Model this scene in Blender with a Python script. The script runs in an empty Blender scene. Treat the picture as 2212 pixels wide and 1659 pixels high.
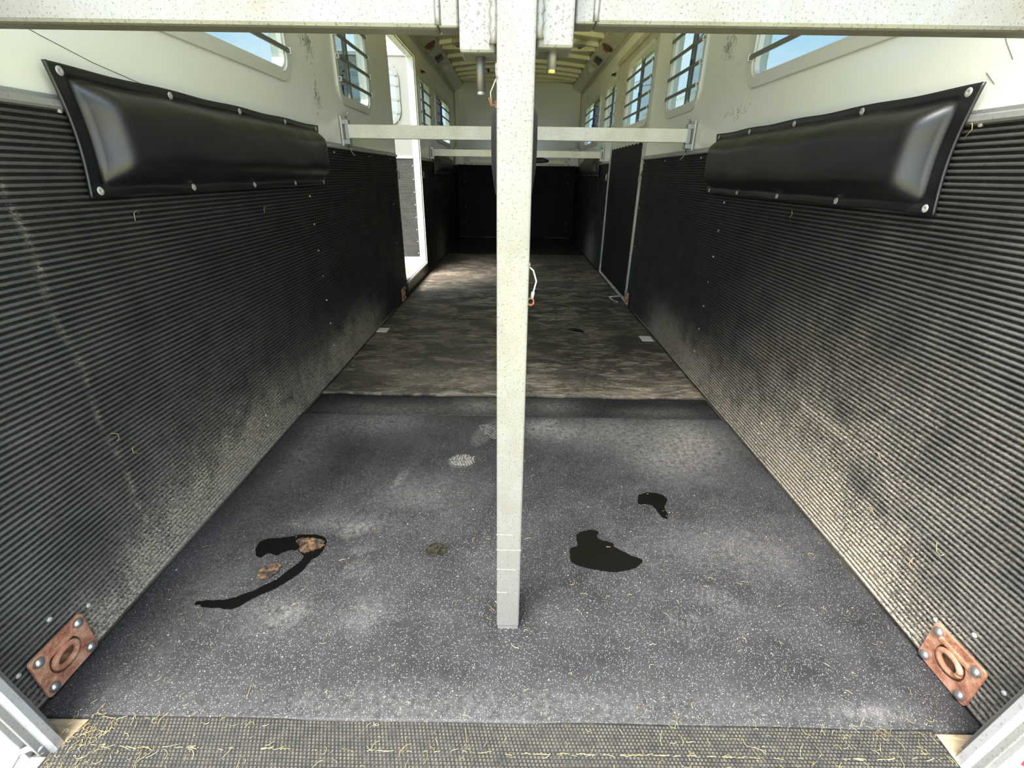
import bpy, math, random
import numpy as np
from mathutils import Vector, Matrix
random.seed(7)
rng = np.random.RandomState(11)
S = bpy.context.scene
COL = S.collection
R = math.radians

# ---------------------------------------------------------------- camera
F_PX, PITCH, YAW, ROLL, CX, CH = 973.76, 0.4363, -0.002, 0.0154, -0.0046, 1.0372
def cam_dir(x, y, z):                       # camera right/up/forward -> world
    cp, sp = math.cos(PITCH), math.sin(PITCH)
    Y = z*cp + y*sp; Z = -z*sp + y*cp; X = x
    cy, sy = math.cos(YAW), math.sin(YAW)
    return Vector((X*cy + Y*sy, -X*sy + Y*cy, Z))
c_, s_ = math.cos(ROLL), math.sin(ROLL)
cam_d = bpy.data.cameras.new('camera'); cam = bpy.data.objects.new('camera', cam_d); COL.objects.link(cam)
ax, up, fw = cam_dir(c_, s_, 0), cam_dir(-s_, c_, 0), cam_dir(0, 0, 1)
M = Matrix.Identity(4)
for i in range(3):
    M[i][0] = ax[i]; M[i][1] = up[i]; M[i][2] = -fw[i]
M[0][3], M[1][3], M[2][3] = CX, 0, CH
cam.matrix_world = M
cam_d.sensor_fit = 'HORIZONTAL'; cam_d.sensor_width = 36; cam_d.lens = F_PX*36/2212
cam_d.clip_start = 0.02; cam_d.clip_end = 500
S.camera = cam

# ---------------------------------------------------------------- world, sun, exposure
w = bpy.data.worlds.new('sky'); S.world = w; w.use_nodes = True
nt = w.node_tree; nt.nodes.clear()
out = nt.nodes.new('ShaderNodeOutputWorld'); bg = nt.nodes.new('ShaderNodeBackground')
tc = nt.nodes.new('ShaderNodeTexCoord'); nz = nt.nodes.new('ShaderNodeTexNoise')
mp = nt.nodes.new('ShaderNodeMapping'); mp.inputs['Scale'].default_value = (1, 1, 3)
nz.inputs['Scale'].default_value = 2.2; nz.inputs['Detail'].default_value = 6
cr = nt.nodes.new('ShaderNodeValToRGB')
cr.color_ramp.elements[0].position = .42; cr.color_ramp.elements[0].color = (.50, .71, .92, 1)
cr.color_ramp.elements[1].position = .62; cr.color_ramp.elements[1].color = (.88, .94, 1, 1)
nt.links.new(tc.outputs['Generated'], mp.inputs['Vector']); nt.links.new(mp.outputs['Vector'], nz.inputs['Vector'])
nt.links.new(nz.outputs['Fac'], cr.inputs['Fac']); nt.links.new(cr.outputs['Color'], bg.inputs['Color'])
bg.inputs['Strength'].default_value = .85
nt.links.new(bg.outputs[0], out.inputs[0])
sd = bpy.data.lights.new('sun', 'SUN'); sd.energy = 3.3; sd.angle = R(36); sd.color = (1, .96, .89)
sun = bpy.data.objects.new('sun', sd); COL.objects.link(sun)
sun.rotation_euler = Vector((.26, .46, -.95)).to_track_quat('-Z', 'Y').to_euler()
S.view_settings.view_transform = 'Standard'; S.view_settings.look = 'None'
S.view_settings.gamma = 1; S.view_settings.exposure = 2.5
S.view_settings.use_curve_mapping = False

# ---------------------------------------------------------------- helpers
class MB:
    def __init__(s): s.v = []; s.f = []; s.sm = []
    def add(s, vs, fs, smooth=False):
        b = len(s.v); s.v += [tuple(p) for p in vs]
        s.f += [tuple(b+i for i in f) for f in fs]; s.sm += [smooth]*len(fs); return s
    def box(s, x0, x1, y0, y1, z0, z1, T=None):
        vs = [(x, y, z) for z in (z0, z1) for y in (y0, y1) for x in (x0, x1)]
        if T: vs = [T @ Vector(p) for p in vs]
        return s.add(vs, [(0,2,3,1), (4,5,7,6), (0,1,5,4), (2,6,7,3), (0,4,6,2), (1,3,7,5)])
    def tube(s, pts, r, n=8, cap=True):
        pts = [Vector(p) for p in pts]; k = len(pts); vs = []
        rs = r if isinstance(r, (list, tuple)) else [r]*k
        ref = None
        for i, p in enumerate(pts):
            t = (pts[min(i+1, k-1)] - pts[max(i-1, 0)]).normalized()
            if ref is None: ref = Vector((0,0,1)) if abs(t.z) < .9 else Vector((1,0,0))
            a = t.cross(ref).normalized(); b = a.cross(t).normalized(); ref = b
            for j in range(n):
                q = 2*math.pi*j/n
                vs.append(p + rs[i]*(math.cos(q)*a + math.sin(q)*b))
        fs = [(i*n+j, i*n+(j+1) % n, (i+1)*n+(j+1) % n, (i+1)*n+j) for i in range(k-1) for j in range(n)]
        if cap: fs += [tuple(reversed(range(n))), tuple(range((k-1)*n, k*n))]
        return s.add(vs, fs, True)
    def lathe(s, c, axis, prof, n=16):      # prof: (distance along axis, radius)
        c = Vector(c); t = Vector(axis).normalized()
        ref = Vector((0,0,1)) if abs(t.z) < .9 else Vector((1,0,0))
        a = t.cross(ref).normalized(); b = a.cross(t).normalized(); vs = []
        for d, r in prof:
            for j in range(n):
                q = 2*math.pi*j/n; vs.append(c + d*t + r*(math.cos(q)*a + math.sin(q)*b))
        k = len(prof)
        fs = [(i*n+j, i*n+(j+1) % n, (i+1)*n+(j+1) % n, (i+1)*n+j) for i in range(k-1) for j in range(n)]
        fs += [tuple(reversed(range(n))), tuple(range((k-1)*n, k*n))]
        return s.add(vs, fs, True)
    def ring(s, lo, li, d0, d1, P):         # frame between 2-D loops lo/li, depth d0..d1 ; P(a,b,d)->xyz
        n = len(lo)
        vs = [P(a, b, d) for d in (d0, d1) for L in (lo, li) for a, b in L]
        o0, i0, o1, i1 = 0, n, 2*n, 3*n; fs = []
        for j in range(n):
            k = (j+1) % n
            fs += [(o0+j, o0+k, i0+k, i0+j), (o1+j, i1+j, i1+k, o1+k), (o0+j, o1+j, o1+k, o0+k), (i0+j, i0+k, i1+k, i1+j)]
        return s.add(vs, fs)
    def prism(s, loop, d0, d1, P):
        n = len(loop); vs = [P(a, b, d) for d in (d0, d1) for a, b in loop]
        fs = [tuple(range(n)), tuple(reversed(range(n, 2*n)))] + [(j, n+j, n+(j+1) % n, (j+1) % n) for j in range(n)]
        return s.add(vs, fs)
    def build(s, name, m, parent=None, bev=0, sub=0, seg=2):
        me = bpy.data.meshes.new(name); me.from_pydata(s.v, [], s.f); me.materials.append(m)
        me.polygons.foreach_set('use_smooth', s.sm); me.update()
        o = bpy.data.objects.new(name, me); COL.objects.link(o)
        if parent: o.parent = parent
        if bev:
            b = o.modifiers.new('bevel', 'BEVEL'); b.width = bev; b.segments = seg; b.limit_method = 'ANGLE'
        return o
def rrect(a0, a1, b0, b1, r, n=6):
    L = []
    for cx, cy, q0 in ((a1-r, b1-r, 0), (a0+r, b1-r, 90), (a0+r, b0+r, 180), (a1-r, b0+r, 270)):
        for i in range(n+1):
            q = R(q0 + 90*i/n); L.append((cx + r*math.cos(q), cy + r*math.sin(q)))
    return L
def tag(o, label=None, cat=None, group=None, kind=None):
    for k, v in (('label', label), ('category', cat), ('group', group), ('kind', kind)):
        if v: o[k] = v
    return o
def empty(name, loc=(0,0,0), label=None, cat=None, group=None, kind=None):
    o = bpy.data.objects.new(name, None); COL.objects.link(o); o.location = loc
    o.empty_display_size = .05
    return tag(o, label, cat, group, kind)
def keep(o, root):                          # parent keeping world place (roots have plain locations)
    o.parent = root; o.matrix_parent_inverse = Matrix.Translation(-Vector(root.location)); return o
def copy_tree(o, parent=None):
    c = o.copy(); COL.objects.link(c)
    if parent: c.parent = parent
    for ch in list(o.children): copy_tree(ch, c)
    return c
def attr(o, name, vals):
    a = o.data.attributes.new(name, 'FLOAT', 'POINT'); a.data.foreach_set('value', np.asarray(vals, dtype=np.float32))

# ---------------------------------------------------------------- materials
class NM:
    def __init__(s, name, base=(.5,.5,.5), rough=.5, metal=0, spec=.5):
        s.m = bpy.data.materials.new(name); s.m.use_nodes = True; s.t = s.m.node_tree
        s.b = s.t.nodes['Principled BSDF']; s.co = None
        s.b.inputs['Base Color'].default_value = (*base, 1); s.b.inputs['Roughness'].default_value = rough
        s.b.inputs['Metallic'].default_value = metal; s.b.inputs['Specular IOR Level'].default_value = spec
    def n(s, typ, **k):
        nd = s.t.nodes.new('ShaderNode'+typ)
        for a, v in k.items(): setattr(nd, a, v)
        return nd
    def l(s, a, b): s.t.links.new(a, b)
    def coord(s, scale=(1,1,1), obj=True):
        tcn = s.n('TexCoord'); m = s.n('Mapping'); m.inputs['Scale'].default_value = scale
        s.l(tcn.outputs['Object' if obj else 'Generated'], m.inputs['Vector']); return m.outputs['Vector']
    def noise(s, scale, detail=4, rough=.5, vec=None, dist=0):
        nd = s.n('TexNoise'); nd.inputs['Scale'].default_value = scale; nd.inputs['Detail'].default_value = detail
        nd.inputs['Roughness'].default_value = rough; nd.inputs['Distortion'].default_value = dist
        s.l(vec if vec is not None else s.coord(), nd.inputs['Vector']); return nd.outputs['Fac']
    def vor(s, scale, vec=None, out='Distance'):
        nd = s.n('TexVoronoi'); nd.inputs['Scale'].default_value = scale
        s.l(vec if vec is not None else s.coord(), nd.inputs['Vector']); return nd.outputs[out]
    def ramp(s, fac, stops):
        nd = s.n('ValToRGB'); e = nd.color_ramp.elements
        while len(e) < len(stops): e.new(.5)
        for i, (p, c) in enumerate(stops):
            e[i].position = p; e[i].color = (*c, 1) if isinstance(c, (tuple, list)) else (c, c, c, 1)
        s.l(fac, nd.inputs['Fac']); return nd.outputs['Color']
    def mix(s, fac, a, b, mode='MIX'):
        nd = s.n('Mix', data_type='RGBA', blend_type=mode)
        for i, v in ((0, fac), (6, a), (7, b)):
            if hasattr(v, 'links'): s.l(v, nd.inputs[i])
            elif i == 0: nd.inputs[0].default_value = v
            else: nd.inputs[i].default_value = (*v, 1)
        return nd.outputs[2]
    def math(s, op, a, b=0, clamp=False):
        nd = s.n('Math', operation=op, use_clamp=clamp)
        for i, v in ((0, a), (1, b)):
            if hasattr(v, 'links'): s.l(v, nd.inputs[i])
            else: nd.inputs[i].default_value = v
        return nd.outputs[0]
    def attrib(s, name):
        nd = s.n('Attribute', attribute_name=name); return nd.outputs['Fac']
    def col(s, c): s.l(c, s.b.inputs['Base Color']); return s
    def rough(s, c): s.l(c, s.b.inputs['Roughness']); return s
    def bump(s, h, strength=.3, dist=.002):
        nd = s.n('Bump'); nd.inputs['Strength'].default_value = strength; nd.inputs['Distance'].default_value = dist
        s.l(h, nd.inputs['Height']); s.l(nd.outputs['Normal'], s.b.inputs['Normal']); return s

def mk_alu(name, base, dark, brown, metal=.35, rough=.42, dots=300):
    k = NM(name, base, rough, metal)
    n1 = k.noise(9, 5, .6); n2 = k.noise(dots, 2, .5); n3 = k.noise(60, 4, .6, k.coord((1, 1, .25)))
    c = k.mix(k.ramp(n1, [(.42, 0), (.75, .7)]), base, brown)
    c = k.mix(k.ramp(n3, [(.5, 0), (.8, .5)]), c, tuple(x*.8 for x in base))
    c = k.mix(k.ramp(n2, [(.58, 0), (.68, .55)]), c, dark)
    k.col(c); k.bump(n2, .15, .0008); k.rough(k.ramp(n1, [(.3, rough-.1), (.8, rough+.15)]))
    return k.m
ALU = mk_alu('weathered_aluminium', (.205, .203, .19), (.04, .037, .032), (.15, .133, .105))
ALU_C = mk_alu('bright_aluminium', (.42, .425, .43), (.22, .22, .22), (.34, .33, .30), .5, .35, 180)
ALU_BAR = mk_alu('stall_bar_aluminium', (.82, .80, .73), (.35, .31, .25), (.66, .58, .45), .0, .5, 150)

k = NM('white_fibreglass', (.70, .69, .64), .16, 0, .5)
sc = k.noise(420, 2, .6); big = k.noise(2.2, 3); smear = k.noise(14, 5, .7, k.coord((1, .5, 1.6)))
c = k.mix(k.ramp(big, [(.35, 0), (.7, .25)]), (.80, .795, .745), (.72, .705, .635))
c = k.mix(k.ramp(sc, [(.70, 0), (.74, .5)]), c, (.36, .34, .30))
c = k.mix(k.ramp(smear, [(.60, 0), (.8, .3)]), c, (.46, .45, .41))
k.col(c); k.rough(k.ramp(smear, [(.4, .15), (.8, .2)])); k.bump(k.noise(5, 2, .4), .25, .006)
WHITE = k.m
k = NM('cream_roof_paint', (.62, .59, .45), .35); k.col(k.ramp(k.noise(12, 4), [(.3, (.84, .80, .60)), (.8, (.74, .68, .48))])); CREAM = k.m
k = NM('roof_sheet_paint', (.60, .60, .47), .35); ROOF = k.m
k = NM('cove_paint', (.48, .47, .40), .3); k.col(k.ramp(k.noise(7, 5), [(.35, (.50, .49, .42)), (.75, (.36, .33, .26))])); COVE = k.m

LEAF = NM('leaf_paint', (.15, .15, .138), .4).m
k = NM('ribbed_rubber', (.03, .031, .034), .5)
d = k.attrib('dust'); g = k.noise(150, 5, .85); g2 = k.noise(5, 5, .7); g3 = k.noise(7, 6, .75)
grain = k.ramp(k.noise(600, 2, .5), [(.45, 0), (.8, .6)])
c = k.mix(grain, (.007, .008, .0095), (.013, .0135, .015))
dust_highlight = k.math('MULTIPLY', k.math('MULTIPLY', k.attrib('dust_highlight'), k.attrib('crest')), k.math('ADD', k.ramp(g2, [(.35, .5), (.75, 1)]), k.ramp(g3, [(.4, -.08), (.7, .1)])), True)  # grey dust that also paints thin highlights onto the ridge crests
c = k.mix(dust_highlight, c, (.115, .117, .112))
patch = k.ramp(g3, [(.34, .22), (.60, 1)])
m = k.math('MULTIPLY', k.math('MULTIPLY', k.math('MULTIPLY', d, 2.2), patch), k.math('ADD', k.ramp(g, [(.45, 0), (.55, 1)]), .06), True)
m = k.math('MULTIPLY', m, .9)
c = k.mix(m, c, (.36, .30, .235))
sp = k.ramp(k.vor(55), [(0, 1), (.035, 0)])
c = k.mix(k.math('MULTIPLY', sp, .25), c, (.5, .47, .4))
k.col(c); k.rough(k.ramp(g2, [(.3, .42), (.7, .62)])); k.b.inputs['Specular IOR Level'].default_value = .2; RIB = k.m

def mk_floor(name, dark, mid, dust_c, streak=False):
    k = NM(name, dark, .6, 0, .18)
    d = k.attrib('dust')
    if streak:
        a = k.noise(4.5, 4, .55, k.coord((.8, 1.5, 1)), 1.4); b = k.noise(13, 5, .6, k.coord((.55, 2.0, 1)), 1.6)
        c = k.mix(k.ramp(a, [(.40, 0), (.60, 1)]), dark, mid)
        c = k.mix(k.ramp(b, [(.50, 0), (.64, .6)]), c, dust_c)
        c = k.mix(k.ramp(k.noise(3.1, 5, .6, k.coord((1, 1.6, 1))), [(.48, 0), (.58, .8)]), c, tuple(x*.8 for x in dark))
    else:
        a = k.noise(7, 5, .6); b = k.noise(900, 2, .6)
        c = k.mix(k.ramp(a, [(.35, 0), (.7, 1)]), dark, mid)
        c = k.mix(k.ramp(b, [(.45, 0), (.75, .6)]), c, tuple(x*1.9 for x in mid))
    fine = k.noise(60, 6, .8, None, .6); f2 = k.noise(300, 3, .7)
    dm = k.math('MULTIPLY', k.math('MULTIPLY', d, 1.6), k.math('ADD', k.ramp(fine, [(.35, 0), (.75, .9)]), k.ramp(f2, [(.5, 0), (.8, .35)])), True)
    c = k.mix(dm, c, dust_c)
    for s_c, th, amt, cc in ((330, .22, .8, (.26, .25, .23)), (170, .12, .7, (.36, .34, .30)), (80, .06, .9, (.55, .48, .36))):
        v = k.n('TexVoronoi'); v.inputs['Scale'].default_value = s_c; v.inputs['Randomness'].default_value = 1
        k.l(k.coord((1, .75, 1)), v.inputs['Vector'])
        keepm = k.ramp(v.outputs['Color'], [(.42, 0), (.46, 1)])
        sp = k.math('MULTIPLY', k.ramp(v.outputs['Distance'], [(th*.6, amt), (th*1.4, 0)]), keepm)
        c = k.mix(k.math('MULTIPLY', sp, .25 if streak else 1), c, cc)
    k.col(c); k.rough(k.ramp(a, [(.3, .5), (.7, .68)])); k.bump(f2, .35, .0012)
    return k.m
FLOOR_A = mk_floor('speckled_rubber', (.009, .009, .010), (.025, .025, .028), (.25, .24, .22))
FLOOR_B = mk_floor('worn_brown_rubber', (.016, .016, .017), (.125, .102, .080), (.40, .33, .25), True)
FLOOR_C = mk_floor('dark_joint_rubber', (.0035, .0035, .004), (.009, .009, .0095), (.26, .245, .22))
FLOOR_C.node_tree.nodes['Principled BSDF'].inputs['Specular IOR Level'].default_value = .2

k = NM('black_vinyl', (.012, .0125, .015), .40, 0, .7)
v = k.noise(260, 3, .6); v2 = k.noise(6, 4, .6)
k.col(k.ramp(v2, [(.4, (.004, .0044, .0052)), (.75, (.009, .009, .0095))])); k.bump(v, .18, .0006)
k.rough(k.ramp(v2, [(.3, .34), (.8, .52)])); VINYL = k.m
k = NM('grey_vinyl', (.016, .016, .018), .5); k.bump(k.noise(300, 3, .6), .3, .0006); GVINYL = k.m
k = NM('dirty_vinyl', (.03, .03, .03), .5)
k.col(k.mix(k.ramp(k.noise(14, 5, .7, k.coord((1, 3, .5))), [(.45, 0), (.7, 1)]), (.02, .02, .021), (.20, .17, .13))); DVINYL = k.m
STEEL = NM('polished_steel', (.45, .455, .47), .28, .85).m
k = NM('rivet_white', (.42, .42, .40), .4, .2); RIV = k.m
k = NM('rust', (.3, .12, .06), .8)
r1 = k.noise(30, 6, .7); r2 = k.noise(130, 4, .7)
c = k.ramp(r1, [(.3, (.13, .045, .022)), (.5, (.34, .14, .08)), (.72, (.48, .29, .20))])
c = k.mix(k.ramp(r2, [(.56, 0), (.72, .7)]), c, (.50, .41, .34)); k.col(c); k.bump(r2, .6, .002); RUST = k.m
k = NM('dark_rust', (.10, .045, .02), .85); k.col(k.ramp(k.noise(60, 5, .7), [(.35, (.05, .022, .012)), (.7, (.19, .09, .035))])); RUST_D = k.m
BLACK = NM('black_plastic', (.012, .012, .013), .4).m
DARKFR = NM('window_bar_paint', (.16, .155, .14), .4, .3).m
FRAME = NM('window_frame_alu', (.68, .67, .62), .38, .2).m
WET = NM('wet_film', (.0025, .0024, .002), .30, 0, .25).m
k = NM('damp_dirt', (.02, .02, .015), .4); k.col(k.ramp(k.noise(60, 4, .7), [(.45, (.005, .005, .004)), (.7, (.045, .038, .022))])); DAMP = k.m
k = NM('wet_dung', (.3, .15, .06), .7); k.col(k.ramp(k.noise(70, 5, .7), [(.45, (.006, .005, .004)), (.56, (.085, .042, .018)), (.74, (.20, .115, .058))])); DUNG = k.m
k = NM('plywood', (.45, .33, .2), .7)
k.col(k.ramp(k.noise(14, 6, .7, k.coord((1, 6, 1)), .7), [(.3, (.14, .11, .08)), (.55, (.33, .25, .16)), (.75, (.42, .34, .23))])); WOOD = k.m
k = NM('belt_rubber', (.045, .044, .044), .55)
k.col(k.mix(k.ramp(k.noise(90, 5, .75), [(.48, 0), (.75, .7)]), (.004, .004, .004), (.06, .05, .033))); BELT = k.m
k = NM('belt_knobs', (.12, .115, .10), .6)
k.col(k.ramp(k.noise(40, 4, .6), [(.35, (.034, .033, .032)), (.75, (.10, .088, .064))])); KNOB = k.m
k = NM('straw', (.62, .48, .22), .6); k.col(k.ramp(k.noise(30, 2), [(.35, (.24, .165, .06)), (.65, (.44, .34, .16))])); STRAW = k.m
k = NM('hay_crumbs', (.5, .42, .3), .7); k.col(k.ramp(k.noise(80, 2), [(.4, (.22, .17, .11)), (.65, (.48, .42, .32))])); CRUMB = k.m
ORANGE = NM('orange_rope', (.32, .09, .035), .6).m
CABLE = NM('white_cable', (.45, .44, .40), .45).m
GREYC = NM('grey_cable', (.35, .35, .36), .5).m
RED = NM('red_lens', (.75, .015, .03), .25).m
LAMP = NM('white_diffuser', (.75, .74, .68), .4).m
BRASS = NM('yellow_plug', (.62, .55, .16), .5).m
k = NM('dry_grass', (.35, .33, .12), .9); k.col(k.ramp(k.noise(9, 6, .7), [(.35, (.26, .28, .07)), (.6, (.50, .44, .18)), (.8, (.66, .58, .32))])); GRASS = k.m
WHITEB = NM('white_siding', (.75, .76, .76), .5).m
def glass(name, tint, gloss=.10):
    m = bpy.data.materials.new(name); m.use_nodes = True; t = m.node_tree; t.nodes.clear()
    o = t.nodes.new('ShaderNodeOutputMaterial'); a = t.nodes.new('ShaderNodeBsdfTransparent'); b = t.nodes.new('ShaderNodeBsdfGlossy')
    x = t.nodes.new('ShaderNodeMixShader'); a.inputs[0].default_value = (*tint, 1); b.inputs['Roughness'].default_value = .05
    x.inputs[0].default_value = gloss; t.links.new(a.outputs[0], x.inputs[1]); t.links.new(b.outputs[0], x.inputs[2]); t.links.new(x.outputs[0], o.inputs[0])
    return m
GLASS = glass('window_glass', (.45, .50, .495)); GLASS_D = glass('dusty_glass', (.33, .375, .36)); SCREEN = glass('insect_screen', (.16, .16, .16), .04)

# ---------------------------------------------------------------- setting: shell
X0, X1 = -1.012, 1.012           # inner faces of the upper walls
YR, YF = 0.55, 8.48              # rear opening, far wall
WT = .035
WIN = [(1.06, 2.39, 1.72), (2.97, 3.61, 3.24)]
WINF = [(5.42, 6.05, 5.74), (6.42, 7.70, 7.06)]
ZB, ZT = 1.385, 1.955
def wall(side, openings, name):
    ys = sorted({YR, YF} | {o[0] for o in openings} | {o[1] for o in openings})
    zs = sorted({-.06, 2.23} | {o[2] for o in openings} | {o[3] for o in openings})
    mb = MB(); a, b = (X0-WT, X0) if side < 0 else (X1, X1+WT)
    for i in range(len(ys)-1):
        j = 0
        def solid(j):
            ym, zm = (ys[i]+ys[i+1])/2, (zs[j]+zs[j+1])/2
            return not any(o[0] < ym < o[1] and o[2] < zm < o[3] for o in openings)
        while j < len(zs)-1:
            if not solid(j): j += 1; continue
            k2 = j
            while k2+1 < len(zs)-1 and solid(k2+1): k2 += 1
            mb.box(a, b, ys[i], ys[i+1], zs[j], zs[k2+1]); j = k2+1
    return tag(mb.build(name, WHITE), kind='structure')
D = .032
holes = lambda L: [(y0+D, y1-D, ZB+D, ZT-D) for y0, y1, _ in L]
DL = (4.20, 5.14, .125, 2.03)    # open side door, left wall
DR = (4.02, 5.40, .0, 2.03)      # closed side door, right wall
wall_l = wall(-1, holes(WIN+WINF)+[DL], 'wall_left')
wall_r = wall(1, holes(WIN+WINF)+[DR], 'wall_right')
wall_f = tag(MB().box(-1.05, 1.05, YF, YF+.04, -.06, 2.46).build('wall_front', WHITE), kind='structure')
fl = tag(MB().box(-1.05, 1.05, .50, 8.52, -.075, -.016).build('floor', WOOD), kind='structure')
for i in range(9):               # timber floor boards run across; the first shows at the sill corners
    y = .505 + i*.14
    MB().box(-1.0, 1.0, y, y+.136, -.016, -.012).build('floor_board', WOOD, fl)
# crowned roof sheet
mb = MB(); n = 14; xs = [-.90 + 1.80*i/n for i in range(n+1)]
crown = lambda x: 2.385 - .06*(x/.9)**2
for ya, yb in ((YR, YF+.04),):
    vs = [(x, y, crown(x)+dz) for dz in (0, .03) for y in (ya, yb) for x in xs]; q = n+1
    fs = []
    for i in range(n):
        fs += [(i, i+1, q+i+1, q+i), (2*q+i, 3*q+i, 3*q+i+1, 2*q+i+1), (i, 2*q+i, 2*q+i+1, i+1), (q+i, q+i+1, 3*q+i+1, 3*q+i)]
    mb.add(vs, fs, True)
ceil = tag(mb.build('ceiling', ROOF), kind='structure')
def rib_mb(hw, dep):
    m = MB(); vs = []; xs2 = [-.86 + 1.72*i/20 for i in range(21)]
    for x in xs2:
        z = crown(x)
        for dy, dz in ((-hw-.012, 0), (-hw, -.004), (-hw*.6, -dep), (hw*.6, -dep), (hw, -.004), (hw+.012, 0)):
            vs.append((x, dy, z+dz))
    fs = [(i*6+j, i*6+j+1, i*6+7+j, i*6+6+j) for i in range(20) for j in range(5)]
    return m.add(vs, fs)
rib0 = rib_mb(.03, .035).build('rib', CREAM, ceil); rib0.location = (0, .75, 0)
for y in [1.16, 1.57, 1.98, 2.39, 2.80, 3.21, 3.62, 4.03, 4.44, 4.85, 5.26, 5.64, 5.98, 6.62, 7.06, 7.40, 7.70, 8.0]:
    r = rib0.copy(); COL.objects.link(r); r.parent = ceil; r.location = (0, y, 0)
MB().prism([(-.86, crown(.86)), (-.86, 2.322), (.86, 2.322), (.86, crown(.86))] + [(x, crown(x)) for x in (.6, .3, 0, -.3, -.6)], 8.22, 8.25,
           lambda a, b, d: (a, d, b)).build('header_plate', CREAM, ceil)
MB().prism([(-.86, crown(.86)), (-.86, 2.30), (.86, 2.30), (.86, crown(.86))] + [(x, crown(x)) for x in (.6, .3, 0, -.3, -.6)], 6.18, 6.21,
           lambda a, b, d: (a, d, b)).build('roof_bow', CREAM, ceil)
# slanted coves between walls and roof
for s, nm in ((-1, 'trim_1'), (1, 'trim_2')):
    P = lambda a, b, d, s=s: (s*a, d, b)
    o = MB().prism([(1.014, 2.205), (1.05, 2.235), (.90, 2.345), (.862, 2.315), (.862, 2.285)], YR, YF, P).build(nm, COVE); tag(o, kind='structure')
    MB().prism([(1.012, 2.17), (1.012, 2.225), (.985, 2.222), (.985, 2.212), (1.006, 2.208), (1.006, 2.17)], YR, YF, P).build('edge_rail', COVE, o)
# J-shaped aluminium trims over the rubber
tn = 3
for s in (-1, 1):
    segs = [(YR, 4.17), (5.19, YF)] if s < 0 else [(YR, 4.0), (5.44, YF)]
    for a, b in segs:
        P = lambda p, q, d, s=s: (s*p, d, q)
        o = MB().prism([(1.014, 1.178), (1.014, 1.150), (.994, 1.150), (.990, 1.155), (.992, 1.166), (1.004, 1.170), (1.004, 1.178)], a, b, P).build('trim_%d' % tn, ALU_C)
        tag(o, kind='structure'); tn += 1
o = MB().box(-1.0, 1.0, YF-.022, YF, 1.165, 1.20).build('trim_%d' % tn, ALU_C); tag(o, kind='structure'); tn += 1
MB().box(-.84, .84, YF-.05, YF-.022, 1.20, 1.265).build('ledge', CREAM, o)
for s in (-1, 1):   # corner channels at the far wall
    o = MB().box(s*.985-.02, s*.985+.02, YF-.03, YF, 1.2, 2.3).build('trim_%d' % tn, CREAM, bev=.004); tag(o, kind='structure'); tn += 1
    for y, z0, z1 in ((4.13, 1.18, 2.2),):
        pass

# ---------------------------------------------------------------- windows
wn = [0]
def window(side, y0, y1, ym, dark=None, z0=ZB, z1=ZT, parent=None, xin=None, bars=(1.505, 1.61, 1.715, 1.82), name=None):
    wn[0] += 1
    root = empty(name or 'window_%d' % wn[0], (0, 0, 0)) if parent is None else parent
    if parent is None: tag(root, kind='structure')
    xi = xin if xin is not None else 1.012
    P = lambda a, b, d: (side*d, a, b)
    lo = rrect(y0, y1, z0, z1, .10, 7)
    MB().ring(lo, rrect(y0+.038, y1-.038, z0+.038, z1-.038, .064, 7), xi-.010, xi+.004, P).build('frame', FRAME, root, bev=.002)
    MB().ring(rrect(y0+.034, y1-.034, z0+.034, z1-.034, .067, 7), rrect(y0+.05, y1-.05, z0+.05, z1-.05, .054, 7), xi-.002, xi+.05, P).build('inner_frame', FRAME, root)
    MB().box(*sorted((side*(xi+.008), side*(xi+.03))), ym-.014, ym+.014, z0+.045, z1-.045).build('mullion', DARKFR, root)
    MB().box(*sorted((side*(xi-.002), side*(xi+.010))), ym-.03, ym-.014, (z0+z1)/2-.05, (z0+z1)/2-.01).build('latch', BLACK, root, bev=.002)
    for a, b, nm in ((y0+.045, ym-.012, 'near'), (ym+.012, y1-.045, 'far')):
        g = GLASS if nm == 'far' else GLASS_D
        lp = rrect(a, b, z0+.045, z1-.045, .05, 5)
        o = MB().prism(lp, xi+.018, xi+.021, P).build('pane', SCREEN if dark == nm else g, root)
        if dark == nm: tag(o, 'dark insect screen half of the window')
    for z in bars:
        br_ = MB().box(*sorted((side*(xi-.022), side*(xi-.012))), y0+.012, y1-.012, z-.009, z+.009).build('bar', DARKFR, root, bev=.002)
        for yy in (y0+.014, y1-.028):
            MB().box(*sorted((side*(xi-.026), side*(xi-.008))), yy, yy+.014, z-.012, z+.012).build('bar_clip', FRAME, br_ if parent is None else root)
    return root
for s in (-1, 1):
    for i, (a, b, m_) in enumerate(WIN): window(s, a, b, m_)
    window(s, *WINF[0]); window(s, *WINF[1], dark='near')

# ---------------------------------------------------------------- side doors
# left: opening frame + open leaf swung outwards on its far jamb
dl = empty('door_1', (0, 0, 0), kind='structure')
P = lambda a, b, d: (-d, a, b)
def cshape(y0, y1, z0, z1, ww): return [(y0, z0-ww), (y1+ww, z0-ww), (y1+ww, z1+ww), (y0, z1+ww), (y0, z1), (y1, z1), (y1, z0), (y0, z0)]
MB().prism(cshape(DL[0]+.005, DL[1]-.02, DL[2]+.008, DL[3]-.015, .045), .990, 1.055, P).build('door_frame', ALU_C, dl, bev=.004)
MB().prism(cshape(DL[0]+.005, DL[1]-.004, DL[2]+.000, DL[3]-.006, .012), .981, .991, P).build('door_seal', ALU_BAR, dl)
MB().box(-1.055, -1.0125, DL[0]+.0, DL[0]+.012, DL[2]+.01, DL[3]-.02).build('near_jamb', ALU_C, dl)
leaf_y = 5.17
LX0, LX1 = -1.92, -1.035
P2 = lambda a, b, d: (a, d, b)
lf = MB()
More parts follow.
